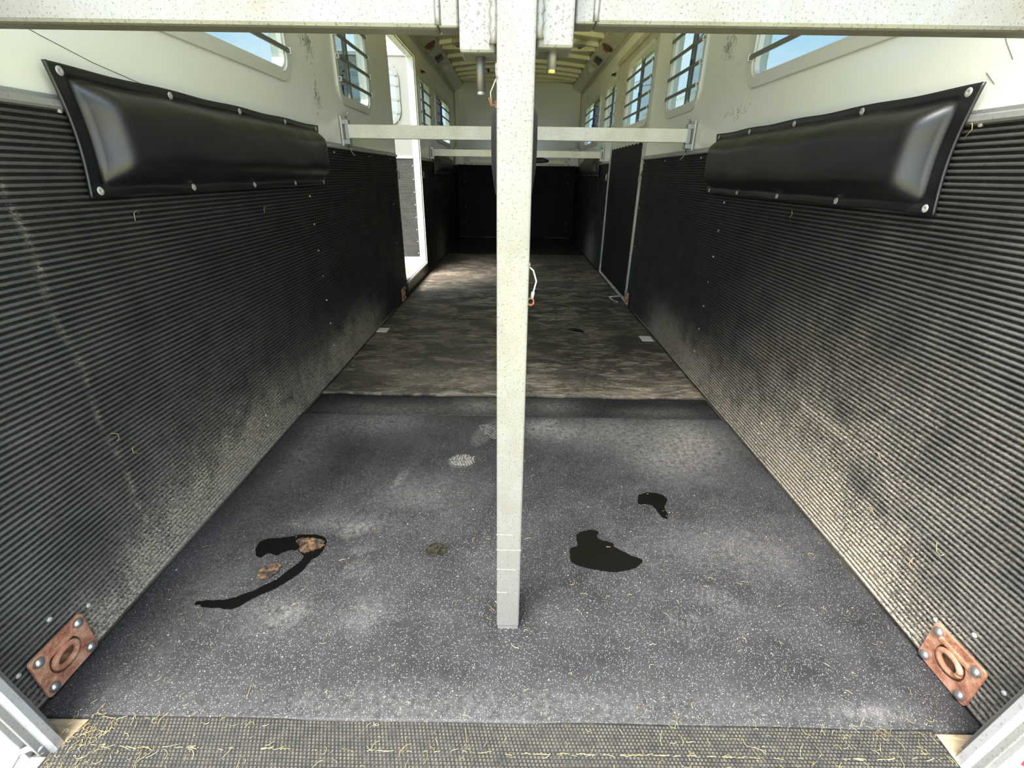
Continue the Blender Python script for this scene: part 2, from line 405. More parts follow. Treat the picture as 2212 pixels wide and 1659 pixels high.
hx0, hx1, hz0, hz1 = -1.74, -1.15, 1.46, 1.975
for bx in ((LX0, LX1, .16, hz0+.03), (LX0, LX1, hz1-.03, 2.06), (LX0, hx0+.03, hz0+.03, hz1-.03), (hx1-.03, LX1, hz0+.03, hz1-.03)):
    lf.box(bx[0], bx[1], leaf_y, leaf_y+.035, bx[2], bx[3])
lf.build('door_leaf', LEAF, dl)
MB().ring(rrect(LX0-.01, LX1+.008, .15, 2.07, .02, 2), rrect(LX0+.02, LX1-.03, .18, 2.035, .02, 2), leaf_y-.008, leaf_y+.04, P2).build('leaf_edge', ALU_C, dl, bev=.003)
MB().ring(rrect(hx0, hx1, hz0, hz1, .13, 8), rrect(hx0+.035, hx1-.035, hz0+.035, hz1-.035, .10, 8), leaf_y-.012, leaf_y+.04, P2).build('leaf_window_frame', LEAF, dl, bev=.002)
MB().prism(rrect(hx0+.03, hx1-.03, hz0+.03, hz1-.03, .10, 6), leaf_y+.015, leaf_y+.018, P2).build('leaf_window_pane', GLASS, dl)
for z in (1.57, 1.68, 1.80, 1.885):
    MB().box(hx0+.01, hx1-.01, leaf_y-.018, leaf_y-.009, z-.009, z+.009).build('window_bar', LEAF, dl)
def ridged(u0, u1, z0, z1, pitch, seg, P, depth=.004, wob=None):
    """ribbed rubber sheet: ridges run along u; P(u, z, h) -> xyz.  Returns MB, (u,z) list"""
    nr = int(round((z1-z0)/pitch)); us = list(seg) if isinstance(seg, (list, tuple)) else [u0+(u1-u0)*i/seg for i in range(seg+1)]; seg = len(us)-1
    prof = []
    for i in range(nr):
        b = z0+i*pitch
        for t, h in ((.0, 0), (.26, 0), (.34, .72), (.44, 1), (.78, 1), (.92, .72)): prof.append((b+t*pitch, h*depth))
    prof.append((z1, 0)); q = len(prof); vs = []; uz = []; crest = []
    for u in us:
        for z, h in prof:
            dh = wob(u, z) if wob else 0
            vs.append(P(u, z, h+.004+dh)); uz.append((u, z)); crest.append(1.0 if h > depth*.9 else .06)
    fs = [(i*q+j, i*q+j+1, (i+1)*q+j+1, (i+1)*q+j) for i in range(seg) for j in range(q-1)]
    # closing edge strips at both ends
    m_ = MB().add(vs, fs, True); m_.crest = crest; return m_, uz
m_, uz = ridged(LX0+.02, LX1-.03, .18, 1.165, .0135, 2, lambda u, z, h: (u, leaf_y-h, z))
o = m_.build('ribbed_panel', RIB, dl); attr(o, 'dust', [.05]*len(uz)); attr(o, 'dust_highlight', [.3]*len(uz)); attr(o, 'crest', m_.crest)
MB().box(LX0+.02, LX1-.03, leaf_y-.014, leaf_y, 1.165, 1.19).build('panel_trim', ALU_C, dl)
for i in range(8):
    MB().lathe((LX1-.042, leaf_y-.009, .22+i*.125), (0, -1, 0), [(0, .006), (.002, .005)], 8).build('rivet', RIV, dl)
for z in (.45, 1.1, 1.8):
    MB().tube([(LX1+.012, leaf_y-.012, z-.05), (LX1+.012, leaf_y-.012, z+.05)], .009, 8).build('hinge', ALU_C, dl)
# right: closed door with its own window and black lower panel
dr = empty('door_2', (0, 0, 0), kind='structure')
P = lambda a, b, d: (d, a, b)
MB().ring([(DR[0]-.03, -.01), (DR[1]+.03, -.01), (DR[1]+.03, 2.07), (DR[0]-.03, 2.07)], [(DR[0]+.008, 0.0), (DR[1]-.008, 0.0), (DR[1]-.008, 2.02), (DR[0]+.008, 2.02)], .996, 1.05, P).build('door_frame', COVE, dr, bev=.004)
wy0, wy1, wz0, wz1 = 4.035, 4.965, 1.40, 1.965
PANELM = NM('flat_black_rubber', (.005, .005, .006), .6, 0, .2).m
lf = MB()
for a, b, c0, d0 in ((4.03, 5.39, 0, wz0+.03), (4.03, 5.39, wz1-.03, 2.02), (4.03, wy0+.03, wz0+.03, wz1-.03), (wy1-.03, 5.39, wz0+.03, wz1-.03)):
    lf.box(1.014, 1.045, a, b, c0, d0)
lf.build('door_leaf', COVE, dr)
window(1, wy0, wy1, 4.507, None, wz0, wz1, parent=dr, xin=1.014, bars=(1.52, 1.618, 1.72, 1.825))
# black rubber panel with scalloped top edge
m_ = MB(); seg = 60; vs = []; uz = []
zs = [.02 + 1.26*i/30 for i in range(31)]
for i in range(seg+1):
    y = 4.05+1.32*i/seg
    for j, z in enumerate(zs):
        zz = z + (.006*math.cos(i*math.pi/3) if j == 30 else 0)
        vs.append((1.004-.003*math.sin(y*9)*math.sin(z*5), y, zz)); uz.append((y, z))
m_.add(vs, [(i*31+j, i*31+j+1, (i+1)*31+j+1, (i+1)*31+j) for i in range(seg) for j in range(30)], True)
o = m_.build('rubber_panel', PANELM, dr); attr(o, 'dust', [.25 if z < .3 else .03 for y, z in uz])
for y in (4.035, 5.385):
    MB().box(.992, 1.004, y-.008, y+.008, .02 if y < 5 else .1, 1.30).build('edge_strip', ALU_C, dr)
for i in range(11):
    MB().lathe((1.001, 4.075, .08+i*.115), (-1, 0, 0), [(0, .006), (.003, .004)], 8).build('rivet', RIV, dr)
for y in (3.985, 5.455):
    t = empty('tie_ring', (.99, y, 1.02), 'small rusty tie ring on the rubber %s the right side door' % ('before' if y < 5 else 'beyond'), 'ring', 'tie rings beside the side doors')
    MB().lathe((.008, 0, .03), (-1, 0, 0), [(0, .016), (.004, .014)], 12).build('eye', RUST, t)
    MB().tube([(-.006, .022*math.cos(q), -.005+.03*math.sin(q)) for q in np.linspace(0, 2*math.pi, 17)], .0035, 6).build('loop', RIV, t)
for y in (4.135, 5.255):
    t = empty('tie_ring', (-.99, y, 1.02), 'small rusty tie ring on the rubber %s the open left door' % ('before' if y < 5 else 'beyond'), 'ring', 'tie rings beside the side doors')
    MB().lathe((-.008, 0, .03), (1, 0, 0), [(0, .016), (.004, .014)], 12).build('eye', RUST, t)
    MB().tube([(.006, .022*math.cos(q), -.005+.03*math.sin(q)) for q in np.linspace(0, 2*math.pi, 17)], .0035, 6).build('loop', RIV, t)

# ---------------------------------------------------------------- ribbed rubber kick mats on the walls
def G(y, z, cy, cz, sy, sz): return math.exp(-((y-cy)/sy)**2 - ((z-cz)/sz)**2)
def wall_dust(s):
    def f(y, z):
        v = .9*G(y, z, .95, 0, .28, .10) + 1.25*G(y, z, 1.35, 0, .34, .17) + .45*G(y, z, 1.85, 0, .35, .20)
        v += 1.15*G(y, z, 2.5, .02, .42, .17) + .9*G(y, z, 2.95, .02, .3, .16) + .5*G(y, z, 6.3, .1, .4, .3) + .10*G(y, z, 1.5, .2, .6, .3)
        if s < 0:
            v += .30*math.exp(-((y-(.945+.07*max(0, .35-z)+.006*math.sin(z*23)))/.007)**2)*(.6+.4*math.sin(z*90+2*math.sin(z*31)))     # long scrape near the rear edge
        else:
            v += .45*G(y, z, 1.27, .33, .12, .02) + .45*G(y, z, 1.2, .05, .5, .22) + .2*G(y, z, 1.2, .4, .5, .25)
        return v + .03
    return f
def kick(s, y0, y1, seg, label, group=None):
    wob = lambda u, z: .0015*math.sin(u*5.1+z*3)+.0015 + .0006*math.sin(u*17+z*11) + .010*math.exp(-z/.05)*(.6+.4*math.sin(u*3.3))
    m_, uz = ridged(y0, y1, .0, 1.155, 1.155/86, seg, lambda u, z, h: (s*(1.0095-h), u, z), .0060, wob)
    if s > 0: m_.f = [tuple(reversed(f)) for f in m_.f]
    m_.box(*sorted((s*1.0075, s*1.0115)), y0, y1, 0, 1.15)
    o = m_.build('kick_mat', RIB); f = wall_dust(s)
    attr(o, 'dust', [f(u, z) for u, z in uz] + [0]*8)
    fm = lambda u, z: (1.0 if s > 0 else .85)*math.exp(-max(0, u-.7)/.9) + .12*math.exp(-max(0, z)/.3)  # dust plus painted crest highlight, strongest at the rear opening, fading with depth
    attr(o, 'dust_highlight', [fm(u, z) for u, z in uz] + [0]*8); attr(o, 'crest', m_.crest + [0]*8)
    return tag(o, label, 'rubber mat', group)
fine = [YR+.008*i for i in range(70)]
km_l = kick(-1, YR, 4.165, fine+[1.11+(4.165-1.11)*i/90 for i in range(1, 91)], 'black ribbed rubber mat on the left wall before the open door')
kick(-1, 5.20, 8.472, 16, 'black ribbed rubber mat on the left wall beyond the open door')
km_r = kick(1, YR, 3.985, [YR+.012*i for i in range(60)]+[1.27+(3.985-1.27)*i/80 for i in range(1, 81)], 'black ribbed rubber mat on the right wall before the closed door')
kick(1, 5.44, 8.472, 16, 'black ribbed rubber mat on the right wall beyond the closed door')
m_, uz = ridged(-1.004, 1.004, .0, 1.165, .0135, 2, lambda u, z, h: (u, 8.475-h, z)); m_.box(-1.004, 1.004, 8.472, 8.478, 0, 1.16)
o = m_.build('kick_mat', RIB); attr(o, 'dust', [0]*len(m_.v)); km_f = tag(o, 'black rubber mat across the far front wall under the ledge', 'rubber mat')
MB().box(-1.005, -.99, 4.165, 5.2, 0, .095).build('mat_strip', BLACK, wall_l)
for s in (-1, 1):      # short column of rivets per mat seam, then stray ones
    par = km_l if s < 0 else km_r
    pts = [(2.345, .925-.127*i) for i in range(7)] + [(1.585, .05+.045*i) for i in range(3)] + [(1.13, 1.148), (2.75, 1.13), (3.4, 1.13)]
    pts += [(.735, .10), (.66, .15), (.57, .10), (.62, -.0), (.56, .03), (3.95, 1.13), (3.93, .8), (3.93, .5)]
    base = None
    for y, z in pts:
        if z < .01: z = .012
        o = base.copy() if base else MB().lathe((0, 0, 0), (-s, 0, 0), [(-.004, .0055), (.0012, .0055), (.003, .0035)], 10).build('rivet', RIV, par)
        if base: COL.objects.link(o)
        base = base or o; o.location = (s*.998, y, z)
base = None
for x in (-.95, .95):
    for i in range(8):
        o = base.copy() if base else MB().lathe((0, 0, 0), (0, -1, 0), [(-.004, .007), (.003, .005)], 8).build('rivet', RIV, km_f)
        if base: COL.objects.link(o)
        base = base or o; o.location = (x*.93, 8.464, .12+i*.13)

# scratches and hoof scuffs in the white wall skin
DARKM = NM('scuff_mark', (.10, .095, .085), .6).m
sc1 = [(-1.0115, y, z) for y, z in ((.90, 1.325), (1.0, 1.312), (1.06, 1.315), (1.16, 1.288), (1.28, 1.262), (1.42, 1.242), (1.52, 1.236), (1.58, 1.232))]
MB().tube(sc1, .0008, 4).build('scratch', DARKM, wall_l)
for pts in (((1.20, 1.36), (1.16, 1.30), (1.13, 1.265)), ((1.18, 1.25), (1.15, 1.225))):
    MB().tube([(1.0115, y, z) for y, z in pts], .0007, 4).build('scratch', DARKM, wall_r)
for s, cy, cz, sy, sz, n_ in ((-1, 2.62, 1.58, .05, .045, 90), (-1, 2.66, 1.37, .04, .06, 60), (1, 2.66, 1.60, .06, .045, 90), (1, 2.45, 1.30, .1, .02, 30)):
    m_ = MB()
    for _ in range(n_):
        y, z = random.gauss(cy, sy*.6), random.gauss(cz, sz*.6); a = random.uniform(0, 3.14); L = random.uniform(.003, .016)
        X = s*1.0118; m_.tube([(X, y, z), (X, y+L*math.cos(a), z+L*math.sin(a)), (X, y+1.7*L*math.cos(a+.5), z+1.7*L*math.sin(a+.5))], random.uniform(.0003, .0009), 4, False)
    m_.build('scuffs', DARKM, wall_l if s < 0 else wall_r)['kind'] = 'stuff'

# ---------------------------------------------------------------- floor mats
def floor_mat(y0, y1, x0, x1, ztop, th, nx, ny, mat, dustf, label, name='floor_mat'):
    m_ = MB(); vs = []; du = []
    for j in range(ny+1):
        for i in range(nx+1):
            x = x0+(x1-x0)*i/nx; y = y0+(y1-y0)*j/ny
            wv = .0012*math.sin(x*4+y*3)+.0008*math.sin(x*11-y*7)
            e = (.004*math.sin(x*7+y0) + .002*math.sin(x*19)) if j in (0, ny) and 0 < y0-.56+j else 0
            drop = -.002 if i in (0, nx) or j in (0, ny) else 0
            vs.append((x, y+e, ztop+wv+drop)); du.append(dustf(x, y))
    q = nx+1
    m_.add(vs, [(j*q+i, j*q+i+1, (j+1)*q+i+1, (j+1)*q+i) for j in range(ny) for i in range(nx)], True)
    edge = [i for i in range(nx+1)] + [j*q+nx for j in range(1, ny+1)] + [ny*q+i for i in range(nx-1, -1, -1)] + [j*q for j in range(ny-1, 0, -1)]
    b = len(m_.v); lo = [(vs[e][0], vs[e][1], ztop-th) for e in edge]; m_.v += lo; k_ = len(edge)
    for i in range(k_): m_.f.append((edge[i], b+i, b+(i+1) % k_, edge[(i+1) % k_])); m_.sm.append(False)
    m_.f.append(tuple(b+i for i in range(k_))[::-1]); m_.sm.append(False)
    o = m_.build(name, mat); attr(o, 'dust', du+[0]*k_)
    return tag(o, label, 'floor mat')
def prints(x, y, cx, cy, ang, L, Wd, amp=1.0):       # a dusty boot print with tread bars
    ca, sa = math.cos(ang), math.sin(ang); u = (x-cx)*ca+(y-cy)*sa; v = -(x-cx)*sa+(y-cy)*ca
    r = (u/L)**2+(v/Wd)**2
    if r > 1.3: return 0
    return amp*max(0, 1-r**3)*(.35+.65*(math.sin(u*420+v*60) > -.2))
def dustA(x, y):
    v = .015
    v += .62*G(x, y, -.62, 1.80, .22, .12) + .50*G(x, y, .42, 1.74, .28, .14) + .55*G(x, y, .78, 1.70, .16, .18) + .35*G(x, y, .62, 1.52, .16, .14)
    v += .6*G(x, y, .13, 1.76, .09, .07) + .35*G(x, y, -.85, 1.6, .08, .3) + .22*G(x, y, -.35, 1.3, .18, .1)
    v += .22*G(x, y, -.55, 1.13, .16, .04) + .20*G(x, y, -.60, .80, .10, .06) + .16*G(x, y, .7, 1.05, .2, .1) + .2*G(x, y, -.38, .8, .06, .05)
    v += .16*G(x, y, 0, .58, .9, .05) + .12*G(x, y, -.85, .85, .12, .25) + .28*G(x, y, .78, .585, .07, .022)
    v += prints(x, y, -.205, 1.495, .1, .055, .05, .7) + prints(x, y, -.12, 1.72, 1.2, .13, .05, .35) + prints(x, y, .24, 1.72, .9, .10, .045, .25)
    v += prints(x, y, -.50, 1.10, .5, .055, .035, .22) + prints(x, y, -.46, 1.015, .2, .05, .02, .12) + prints(x, y, -.44, .945, .3, .05, .04, .15)
    v += prints(x, y, -.42, 1.37, 1.3, .07, .02, .25) + prints(x, y, .56, .86, -.5, .07, .05, .12) + prints(x, y, .45, .78, -.4, .06, .06, .10) + prints(x, y, -.57, .80, .2, .06, .045, .12)
    rr = math.hypot(x-.41, (y-1.04))
    v += .10*math.exp(-((rr-.055)/.003)**2)
    return v
def dustB(x, y): return .18 + .35*G(x, y, -.5, 2.35, .4, .12) + .2*G(x, y, .3, 2.2, .5, .1) + .25*G(x, y, -.1, 2.7, .2, .1)
def dustC(x, y): return .02 + .5*G(x, y, -.62, 1.93, .3, .08) + .5*G(x, y, -.15, 1.98, .15, .08) + .45*G(x, y, .2, 1.97, .12, .08) + .3*G(x, y, .7, 1.93, .2, .05)
floor_mat(.552, 1.865, -.992, .992, 0, .012, 330, 220, FLOOR_A, dustA, 'speckled black rubber floor mat nearest the sill, with wet stains')
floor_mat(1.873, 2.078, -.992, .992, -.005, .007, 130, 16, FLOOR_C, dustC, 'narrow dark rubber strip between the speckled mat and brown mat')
floor_mat(2.087, 3.405, -.992, .992, .001, .013, 130, 80, FLOOR_B, dustB, 'brown stained rubber floor mat just beyond the narrow dark strip')
floor_mat(3.412, 4.72, -.992, .992, 0, .012, 80, 50, FLOOR_B, lambda x, y: .12+.3*G(x, y, -.6, 4.5, .4, .2), 'brown stained rubber floor mat beginning before the side doors')
floor_mat(4.728, 6.6, -.992, .992, .001, .013, 60, 40, FLOOR_B, lambda x, y: .2+.3*G(x, y, -.4, 5.0, .5, .3), 'streaked rubber floor mat in light from the open door')
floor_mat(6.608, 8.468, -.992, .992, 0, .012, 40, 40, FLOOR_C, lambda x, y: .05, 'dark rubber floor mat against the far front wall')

# dusty boot prints: rows of tread marks
k = NM('print_dust', (.20, .19, .17), .8); DUSTP = k.m
for cx, cy, ang, L, W_, lab in ((-.205, 1.495, .15, .052, .042, 'round dusty boot print on the speckled mat, left of the post'),
                                (-.10, 1.72, -.9, .085, .036, 'long dusty boot print behind the post near the narrow strip'),
                                (.155, 1.80, .5, .05, .03, 'small dusty boot print right of the post near the narrow strip')):
    m_ = MB(); ca, sa = math.cos(ang), math.sin(ang)
    for u in np.arange(-L, L, .0105):
        for vv in (-1, 1):
            wv = W_*math.sqrt(max(0, 1-(u/L)**2))
            if wv < .008: continue
            for sg in range(4):
                a, b = wv*(.08+.22*sg), wv*(.26+.22*sg)
                if random.random() < .25: continue
                q = []
                for (uu, v2) in ((u+sg*.002, a), (u+.005+sg*.002, a), (u+.007+sg*.002, b), (u+.002+sg*.002, b)):
                    x = cx+uu*ca-vv*v2*sa; y = cy+uu*sa+vv*v2*ca
                    q.append((x+random.uniform(-.0006, .0006), y+random.uniform(-.0006, .0006)))
                if vv < 0: q.reverse()
                m_.prism(q, .0022, .0027, lambda a_, b_, d_: (a_, b_, d_))
    o = m_.build('boot_print', DUSTP); tag(o, lab, 'footprint', kind='stuff')

# wet stains: thin films with ragged outlines
def blob(name, pts, z, mat, label, cat='stain', parent=None, rag=.0016, th=.0007):
    L = []
    n_ = len(pts)
    for i in range(n_):
        p0, p1, p2, p3 = (Vector(pts[(i+k_) % n_]) for k_ in (-1, 0, 1, 2))
        for t in (0, .2, .4, .6, .8):
            q = .5*((2*p1)+(-p0+p2)*t+(2*p0-5*p1+4*p2-p3)*t*t+(-p0+3*p1-3*p2+p3)*t**3)
            L.append((q.x+rng.uniform(-rag, rag), q.y+rng.uniform(-rag, rag)))
    o = MB().prism(L, z, z+th, lambda a, b, d: (a, b, d)).build(name, mat, parent)
    if label: tag(o, label, cat)
    return o
st = blob('wet_stain', [(-.756, .99), (-.775, 1.03), (-.755, 1.056), (-.705, 1.062), (-.654, 1.076), (-.596, 1.072), (-.572, 1.05), (-.571, 1.001), (-.589, .973), (-.601, .928), (-.638, .882), (-.685, .845), (-.712, .817), (-.727, .809), (-.768, .81), (-.823, .817), (-.825, .829), (-.761, .836), (-.719, .852), (-.662, .897), (-.636, .936), (-.614, .981), (-.629, 1.0), (-.649, 1.013), (-.682, 1.006), (-.697, .991), (-.727, 1.0), (-.74, .983)], .0026, WET,
     'black hook-shaped wet stain on the speckled mat, left of the post', 'stain')
blob('dung_smear', [(-.665, 1.05), (-.632, 1.062), (-.587, 1.056), (-.572, 1.03), (-.597, 1.01), (-.622, 1.0), (-.648, 1.028)], .0028, DUNG, None, parent=st, rag=.004, th=.0025)
blob('wet_stain', [(.179, 1.035), (.202, 1.05), (.205, 1.095), (.242, 1.116), (.275, 1.112), (.27, 1.081), (.314, 1.062), (.315, 1.048), (.349, 1.02), (.386, .998), (.378, .98), (.349, .962), (.299, .951), (.25, .956), (.201, .97), (.178, .985), (.176, 1.007)], .0026, WET,
     'black arrowhead-shaped wet stain on the speckled mat, right of the post', 'stain')
blob('wet_stain', [(.45, 1.29), (.462, 1.303), (.498, 1.312), (.537, 1.299), (.546, 1.273), (.526, 1.236), (.522, 1.183), (.503, 1.185), (.49, 1.235), (.469, 1.249), (.44, 1.249)], .0026, WET,
     'small ragged wet stain on the speckled mat, rightmost of the stains', 'stain')
blob('dung_patch', [(-.721, .926), (-.712, .943), (-.693, .961), (-.667, .957), (-.663, .935), (-.677, .914), (-.7, .905)], .0024, DUNG, 'small brown patch inside the curve of the hook-shaped stain', 'stain', rag=.003)
blob('damp_spot', [(-.259, 1.017), (-.255, 1.037), (-.231, 1.05), (-.203, 1.038), (-.196, 1.014), (-.223, .999), (-.245, 1.001)], .0024, DAMP, 'round damp spot on the speckled mat between post and hooked stain', 'stain')
blob('wet_stain', [(.40, 3.20), (.44, 3.215), (.485, 3.19), (.505, 3.12), (.47, 3.14), (.42, 3.15)], .0034, WET, 'tiny dark wet stain far back on the brown floor mat', 'stain')

# metal cover plates on the floor
t = tag(MB().box(.885, .965, 2.955, 3.06, .001, .0045).build('floor_plate', ALU_BAR, bev=.001), 'small pale metal plate on the floor mat by the right wall', 'plate')
for x in (.905, .945): MB().lathe((x, 3.0, .0045), (0, 0, 1), [(0, .005), (.001, .004)], 8).build('screw', STEEL, t)
t = tag(MB().box(-.985, -.91, 3.06, 3.15, .001, .0045).build('floor_plate', ALU_BAR, bev=.001), 'small pale metal plate on the floor mat by the left wall', 'plate')
for x in (-.965, -.93): MB().lathe((x, 3.1, .0045), (0, 0, 1), [(0, .005), (.001, .004)], 8).build('screw', STEEL, t)

# ---------------------------------------------------------------- rusted recessed tie-down plates
def tiedown(label):
    t = empty('tie_down', (0, 0, 0), label, 'tie-down', 'recessed tie-downs low on the walls')
    # local: x = out of wall, y along, z up ; centre at 0
    P = lambda a, b, d: (d, a, b)
    MB().ring(rrect(-.062, .062, -.056, .056, .008, 4), rrect(-.036, .036, -.034, .034, .033, 4), 0, .006, P).build('plate', RUST, t, bev=.001)
    MB().lathe((0, 0, 0), (1, 0, 0), [(-.003, .038), (.0005, .036), (-.001, .022), (-.002, .006)], 20).build('recess', RUST_D, t)
    MB().tube([(.006+.003*math.sin(q), .026*math.cos(q), .022*math.sin(q)) for q in np.linspace(0, 2*math.pi, 25)], .0068, 8).build('ring', RUST, t)
    MB().box(.003, .010, -.040, .040, .026, .038).build('ring_bar', RUST, t, bev=.003)
    b0 = None
    for y in (-.046, .046):
        for z in (-.040, .040):
            o = b0.copy() if b0 else MB().lathe((0, 0, 0), (1, 0, 0), [(.0, .0115), (.004, .0105), (.0075, .007), (.009, .002)], 14).build('bolt', STEEL, t)
            if b0: COL.objects.link(o)
            b0 = b0 or o; o.location = (.006, y, z)
    return t
td = tiedown('rusty tie-down plate low on the left wall beside the sill'); td.location = (-.995+.006, .643, .060)
for x, y, lab in ((.989, .660, 'rusty tie-down plate low on the right wall beside the sill'), (-.989, 3.955, 'rusty tie-down plate low on the left wall before the open door'),
                  (.989, 3.93, 'rusty tie-down plate low on the right wall before the closed door')):
    c = copy_tree(td); c.location = (x, y, .058); c['label'] = lab
    c.rotation_euler = (0, 0, math.pi if x > 0 else 0)
lt = empty('floor_latch', (.93, 4.05, .0), 'small bent wire latch on the floor at the near corner of right door', 'latch')
MB().tube([(-.07, .02, .03), (0, .0, .045), (.05, -.01, .05)], .006, 8).build('rod', STEEL, lt)
MB().tube([(-.07, .02, .03), (-.03, -.02, .006), (0.0, -.05, .004)], .005, 8).build('brace', STEEL, lt)

# ---------------------------------------------------------------- padded wall cushions
def pad(s, y0, y1, z0, z1, mat, label, detail=1, ends=True):
    root = empty('wall_pad', (0, 0, 0), label, 'pad', 'padded cushions on the side walls')
    NU, NV = (120, 40) if detail else (40, 20); vs = []; Ly, Lz = y1-y0, z1-z0; H = .066
    def S_(t): t = max(0, min(1, t)); return 1-(1-t)**3.0
    snaps = [0.018, .26, .51, .755, .982]
    def P(u, v):
        # pincushion outline
        cu = .016*math.sin(math.pi*v)*((1-2*u) if u < .5 else (1-2*u)) * (1 if abs(u-.5) > .3 else abs(u-.5)/.3)
        cv = .004*math.sin(math.pi*u*4)**2*(1-2*v)
        y = y0+u*Ly+cu; z = z0+v*Lz+cv
        du = min(u*Ly-.040, (1-u)*Ly-.030); dv = min(v*Lz, (1-v)*Lz)-.026
        h = 0
        if du > 0 and dv > 0:
            h = H*S_(du/.060)*S_(dv/.075)
            h += .003*math.sin(u*19+v*3)*S_(du/.1)*math.exp(-((dv-.03)/.03)**2)
            h += -.006*math.exp(-(dv/.03)**2)*sum(math.exp(-((u-q)*Ly/.05)**2) for q in snaps)
        h += .004*abs(math.sin(math.pi*u*4))*(dv < .0) + .0035
        return (s*(.9905-h), y, z)
    for i in range(NU+1):
        for j in range(NV+1):
            # cluster rows toward borders
            u = .5-.5*math.cos(math.pi*i/NU) if detail else i/NU; u = .6*u+.4*i/NU
            v = j/NV; vs.append(P(u, v))
    q = NV+1; fs = [(i*q+j, i*q+j+1, (i+1)*q+j+1, (i+1)*q+j) for i in range(NU) for j in range(NV)]
    if s > 0: fs = [tuple(reversed(f)) for f in fs]
    o = MB().add(vs, fs, True).build('cover', mat, root)
    m2 = o.modifiers.new('thick', 'SOLIDIFY'); m2.thickness = .004; m2.offset = -1 
    if detail:
        # folded hem along the near edge and outline
        hem = MB(); off = lambda p, d=.003: (p[0]-s*d, p[1], p[2])
        hem.tube([off(P(0, i/20)) for i in range(21)], .0045, 8); hem.build('hem', mat, root)
        MB().tube([off(P(1, i/20)) for i in range(21)], .004, 8).build('hem', mat, root)
        stt = MB(); fu0, fu1, fv = .042/Ly, 1-.032/Ly, .027/Lz
        path = [(fu0+(fu1-fu0)*t, fv) for t in np.linspace(0, 1, 150)] + [(fu1, fv+(1-2*fv)*t) for t in np.linspace(0, 1, 30)] + \
               [(fu1-(fu1-fu0)*t, 1-fv) for t in np.linspace(0, 1, 150)] + [(fu0, 1-fv-(1-2*fv)*t) for t in np.linspace(0, 1, 30)]
        for a, b in zip(path[:-1:1], path[1::1]):
            pa, pb = Vector(P(*a)), Vector(P(*b)); pa.x -= s*.0008; pb.x -= s*.0008; stt.tube([pa, pa.lerp(pb, .6)], .0006, 4)
        st_ = stt.build('stitching', GREYC, root); st_['kind'] = 'stuff'
    b0 = None
    for v in (.055, .945):
        for u in snaps:
            p = P(u, v)
            o = b0.copy() if b0 else MB().lathe((0, 0, 0), (-s, 0, 0), [(-.002, .0105), (.0015, .0105), (.004, .0085), (.0045, .003), (.0035, .002), (.0035, .0005)], 14).build('snap', RIV, root)
            if b0: COL.objects.link(o)
            b0 = b0 or o; o.location = (p[0]-s*.001, p[1], p[2])
    return root
pad(-1, 1.118, 2.53, .972, 1.238, VINYL, 'black vinyl cushion snapped to the left wall under the nearest window')
pad(1, 1.145, 2.54, .960, 1.228, VINYL, 'black vinyl cushion snapped to the right wall under the nearest window')
pad(-1, 5.95, 7.35, 1.02, 1.25, DVINYL, 'dusty black cushion on the left wall far beyond the open door', 0)
pad(1, 6.0, 7.4, 1.02, 1.25, DVINYL, 'dusty black cushion on the right wall far beyond the closed door', 0)

# ---------------------------------------------------------------- stall bars across the trailer
def stall_bar(y, x0, x1, z0, z1, wall_s, label, group, clev=True):
    c = empty('stall_bar', ((x0+x1)/2, y, (z0+z1)/2), label, 'bar', group)
    L = (x1-x0)/2; h = (z1-z0)/2
    MB().box(-L+.02, L-.02, -.02, .02, -h, h).build('tube', ALU_BAR, c, bev=.004)
    e = wall_s*L
    MB().box(*sorted((e-wall_s*.03, e-wall_s*.008)), -.022, .022, -h-.006, h+.006).build('end_cap', ALU_C, c, bev=.002)
    i = -wall_s*L
    MB().box(*sorted((i, i-(-wall_s)*.035)), -.015, .015, -h*.8, h*.8).build('tongue', ALU_BAR, c)
    w_ = wall_s*1.006-(x0+x1)/2
    MB().box(*sorted((w_, w_-wall_s*.008)), -.035, .035, -.075, .075).build('wall_plate', FRAME, c, bev=.001)
    for z in (-.055, .045):
        MB().box(*sorted((w_-wall_s*.006, w_-wall_s*.040)), -.024, .024, z-.012, z+.014).build('lug', ALU_C, c, bev=.003)
    MB().tube([(w_-wall_s*.026, 0, -.085), (w_-wall_s*.026, 0, .075)], .006, 8).build('pin', STEEL, c)
    pts = [(w_-wall_s*(.026+.02*math.sin(q)), -.004, .075+.022*math.sin(q*.9)) for q in np.linspace(0, 3, 10)]
    MB().tube(pts, .004, 6).build('pin_handle', STEEL, c)
    MB().tube([(w_-wall_s*.03, -.01, -.085), (w_-wall_s*.045, -.02, -.11), (w_-wall_s*.06, -.02, -.125)], .0015, 5).build('lanyard', CABLE, c)
    return c
stall_bar(2.96, -.995, -.06, 1.210, 1.280, -1, 'pale square stall bar, nearer of the two, left half', 'stall bars across the trailer')
stall_bar(2.96, .06, .995, 1.213, 1.283, 1, 'pale square stall bar, nearer of the two, right half', 'stall bars across the trailer')
stall_bar(5.90, -.995, -.01, 1.213, 1.285, -1, 'pale square stall bar beyond the side doors, left half', 'stall bars across the trailer')
stall_bar(5.90, .01, .995, 1.213, 1.285, 1, 'pale square stall bar beyond the side doors, right half', 'stall bars across the trailer')
